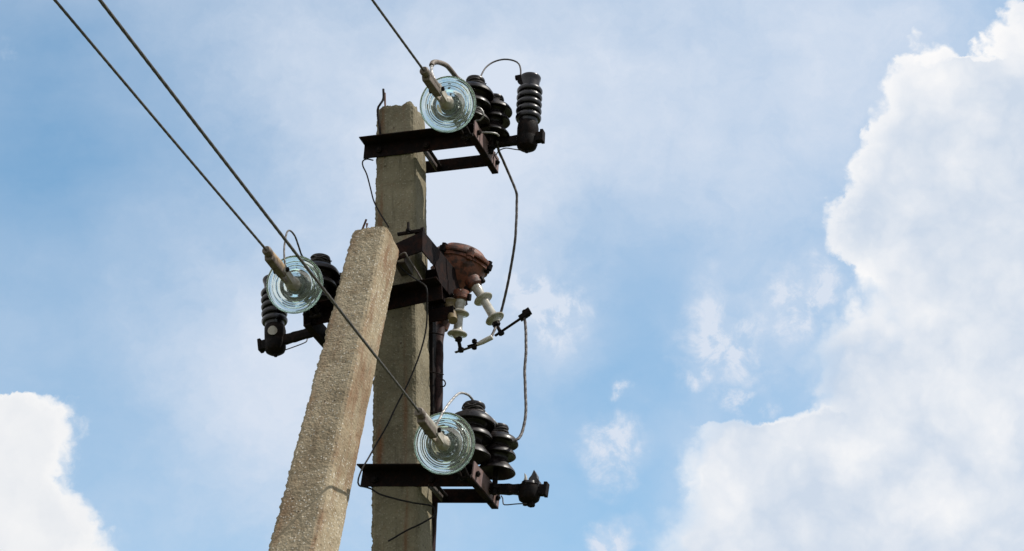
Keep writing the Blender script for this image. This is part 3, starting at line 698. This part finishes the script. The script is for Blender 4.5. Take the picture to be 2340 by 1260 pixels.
# flowing lobes cast on the bowl
for a_, zz, ln in ((-1.9, .20, .12), (-1.0, .24, .10), (-2.7, .22, .11)):
    dirn = (e1 * math.cos(a_) + e2 * math.sin(a_))
    b = MB(); b.tube([A0 + axh * (zz - .05) + dirn * .035, A0 + axh * zz + dirn * .062, A0 + axh * (zz + .07) + dirn * .100], .020, 12, r1=.034); b.build('cast_rib', 'rusty_iron', th, smooth=True)
def bushing(a, b_, mname, rb=.0205, full=True, neck=.035):
    d = (b_ - a); L = d.length; d.normalize()
    prof = [(0, -.01), (rb + .004, -.01), (rb + .003, .01)]
    for zc in ((.34, .97) if full else (.5,)):
        z_ = zc * L
        prof += [(rb, z_ - .022), (rb + .004, z_ - .012), (.042, z_ - .001), (.046, z_ + .004), (.044, z_ + .008), (rb + .004, z_ + .011), (rb - .001, z_ + .016)]
    prof += [(rb - .006, L + .020), (0, L + .022)]
    q = MB().lathe(prof, a, d, 32).build('bushing', mname, th, smooth=True)
    b = MB(); b.lathe([(0, -.055), (rb + .016, -.050), (rb + .016, -.014), (rb + .008, -.006), (0, -.006)], a + d * .0, d, 18, wob=.06)
    b.build('bushing_collar', 'rusty_iron', q if False else th, smooth=True)
    for s_ in (-1, 1):
        sd_ = d.cross(V).normalized() * s_; b = MB(); b.hexnut(a - d * .02 + sd_ * (rb + .019), d, .012, .028); b.build('collar_bolt', 'black_iron', th)
    return q
b1 = bushing(Q(1089, 658, .205), Q(1131, 729, .215), 'cream_porcelain')
b2 = bushing(Q(1052, 690, .165), Q(1045, 764, .175), 'cream_porcelain')
b3 = bushing(Q(1020, 672, .22), Q(1034, 728, .10), 'stained_porcelain', rb=.026, full=False)
b3['label'] = 'brown stained bushing'
b = MB(); b.tube([Q(1131, 735, .217), Q(1146, 764, .222)], .0085, 10); b.hexnut(Q(1134, 741, .218), Q(1146, 764, .222) - Q(1131, 735, .217), .019, .016); b.hexnut(Q(1145, 761, .221), Q(1146, 764, .222) - Q(1131, 735, .217), .014, .018)
b.build('stud', 'black_iron', th, smooth=False)
b = MB(); b.tube([Q(1047, 772, .177), Q(1053, 803, .182)], .0085, 10); b.hexnut(Q(1048, 776, .178), Z, .017, .014); b.hexnut(Q(1053, 800, .181), Z, .014, .018)
b.build('stud', 'black_iron', th, smooth=False)
def strip(name, a, bq, wdt, th_, m, par, wa=None):
    d = (bq - a).normalized(); s_ = d.cross(wa or V).normalized(); n_ = d.cross(s_)
    return MB().prism([(-wdt / 2, -th_ / 2), (wdt / 2, -th_ / 2), (wdt / 2, th_ / 2), (-wdt / 2, th_ / 2)], a, s_, n_, Vector(), bq - a).build(name, m, par, bevel=.001)
strip('contact_bar', Q(1131, 768, .222), Q(1208, 716, .20), .007, .013, 'black_iron', th)
b = MB(); p = Q(1198, 722, .205); dB = (Q(1208, 716, .20) - Q(1131, 768, .222)).normalized(); b.box(p, dB, V, dB.cross(V), .050, .028, .022); b.tube([p - Z * .02, p + Z * .03], .006, 8); b.hexnut(p + Z * .020, Z, .011, .01); b.box(p + dB * .022 + Z * .006, dB, V, dB.cross(V), .022, .024, .030)
b.build('wire_clamp', 'black_iron', th, bevel=.0015)
strip('contact_bar', Q(1040, 806, .182), Q(1106, 784, .165), .005, .014, 'dark_wire', th)
b = MB(); p = Q(1084, 789, .172); b.tube([p - Z * .022, p + Z * .030], .006, 8); b.hexnut(p + Z * .019, Z, .012, .012); b.hexnut(p - Z * .013, Z, .012, .012); b.box(p + U * .0, (U + Z * .2).normalized(), V, (Z - U * .2).normalized(), .060, .026, .006)
b.build('lug_bolt', 'black_iron', th)
b = MB(); b.lathe([(0, 0), (.007, 0), (.011, .02), (.012, .045), (.012, .075), (.009, .078), (0, .078)], Q(1090, 788, .165), Q(1124, 771, .165) - Q(1090, 788, .165), 16)
b.build('cable_lug', 'pale_lug', th, smooth=True)
# supply cable down the pole
wire('supply_cable', [Q(1007, 745, .29), Q(1003, 780, .22), Q(1002, 830, .17), Q(1000, 960, .15), Q(992, 1100, .15), Q(984, 1260, .15), Q(978, 1400, .15)] +
     [Q(972, 1700, .16)] + [Vector((Q(972, 1700, .16).x, Q(972, 1700, .16).y, -.1))], .0215, 'lead_cable', 'thick dark power cable running down the right rear side of the upright pole', 'cable', jit=.003, step=.02, n=16)

# ---------------------------------------------------------------- jumpers and loose wires
HT = pin0.location
wire('jumper_wire', path((1136, 322, .03), (1140, 345, .06), (1150, 368, .10), (1166, 405, .14), (1179, 437, .16), (1181, 460, .17), (1178, 540, .17), (1168, 610, .22), (1158, 660, .26), (1144, 716, .30), (1131, 752, .20), (1121, 773, .165)),
     .0064, 'dark_wire', 'long jumper cable hanging from the topmost crossarm down to the cable head', strands=True)
wire('jumper_wire', path((1197, 724, .205), (1201, 745, .195), (1202, 800, .15), (1199, 850, .12), (1201, 905, .09), (1201, 950, .06), (1194, 985, .03), (1184, 1003, -.01), (1170, 1008, -.03)),
     .0068, 'dark_wire', 'jumper cable hanging from the cable head down to the lowest crossarm', strands=True)
wire('jumper_wire', path((990, 985, -.48), (1004, 958, -.46), (1018, 934, -.42), (1033, 914, -.34), (1050, 899, -.25), (1068, 902, -.18), (1080, 914, -.13), (1092, 930, -.10), (1108, 944, -.07), (1128, 962, -.03), (1146, 982, .02), (1152, 988, .03)),
     .0055, 'aluminium_wire', 'bright twisted aluminium loop rising over the lower glass disc', strands=True)
wire('jumper_wire', path((655, 625, -.50), (650, 592, -.50), (650, 560, -.46), (656, 532, -.40), (664, 528, -.36), (674, 540, -.30), (682, 562, -.22), (690, 585, -.15), (705, 600, -.10)),
     .0044, 'weathered_wire', 'thin wire loop standing above the left glass disc', strands=True)
wire('jumper_wire', path((992, 182, -.50), (986, 165, -.50), (987, 152, -.46), (993, 146, -.42), (1002, 144, -.38)), .0075, 'aluminium_wire', 'bright wire tail rising beside the upper clamp into the grey sleeve', strands=True)
b = MB(); s = spline(path((986, 150, -.46), (990, 143, -.44), (1003, 143, -.38), (1020, 150, -.30), (1032, 163, -.22), (1044, 178, -.14), (1060, 190, -.10)), .01)
b.tube(s, .0115, 12); tag(b.build('cable_sleeve', 'clamp_dark', loc=s[0], smooth=True), 'grey protective sleeve curving over the upper glass disc to the pin insulator', 'sleeve')
wire('arrester_lead', path((1096, 184, -.06), (1100, 172, -.05), (1110, 155, -.02), (1128, 142, .01), (1152, 136, .03), (1174, 139, .04), (1186, 147, .04), (1190, 162, .035), (1189, 178, .03)),
     .0040, 'dark_wire', 'thin lead arching over from the upper pin insulator to the tall arrester', jit=0, n=8)
wire('tie_loop', path((1084, 250, -.16), (1094, 246, -.16), (1103, 255, -.15), (1104, 267, -.14), (1096, 275, -.13), (1086, 276, -.13)), .0048, 'aluminium_wire', 'small bright wire loop beside the upper glass disc', jit=0)
wire('tie_loop', path((1096, 304, -.10), (1108, 303, -.10), (1124, 304, -.09), (1134, 306, -.07), (1140, 311, -.05)), .0045, 'aluminium_wire', 'bright wire end lying on the topmost crossarm end', jit=0)
wire('loose_wire', path((852, 366, -.02), (838, 364, -.10), (829, 369, -.12), (829, 380, -.13), (838, 398, -.13), (845, 425, -.13), (853, 455, -.13), (866, 484, -.13), (880, 506, -.13), (888, 520, -.13)),
     .0034, 'black_sheath', 'thin black wire bowing out left below the topmost crossarm', jit=.002)
wire('loose_wire', path((900, 592, -.20), (930, 625, -.16), (960, 645, -.19), (972, 655, -.19), (976, 670, -.19), (976, 700, -.17), (974, 745, -.14), (965, 790, -.13), (942, 855, -.13), (910, 920, -.13), (878, 985, -.13), (852, 1030, -.14),
     (830, 1068, -.20), (819, 1095, -.22), (820, 1109, -.20), (833, 1113, -.14), (848, 1118, -.12), (870, 1131, -.12), (915, 1143, -.12), (958, 1151, -.12), (985, 1156, -.11), (994, 1166, -.10), (990, 1180, -.11), (962, 1197, -.13), (925, 1215, -.13), (887, 1237, -.13)),
     .0038, 'black_sheath', 'long thin black wire wandering down the face of the upright pole past the lowest crossarm', jit=.002)
wire('loose_wire', path((1006, 868, .10), (1014, 869, .09), (1018, 876, .09), (1015, 883, .10), (1006, 884, .12)), .0032, 'black_sheath', 'small black wire hoop sticking out of the power cable', jit=0)
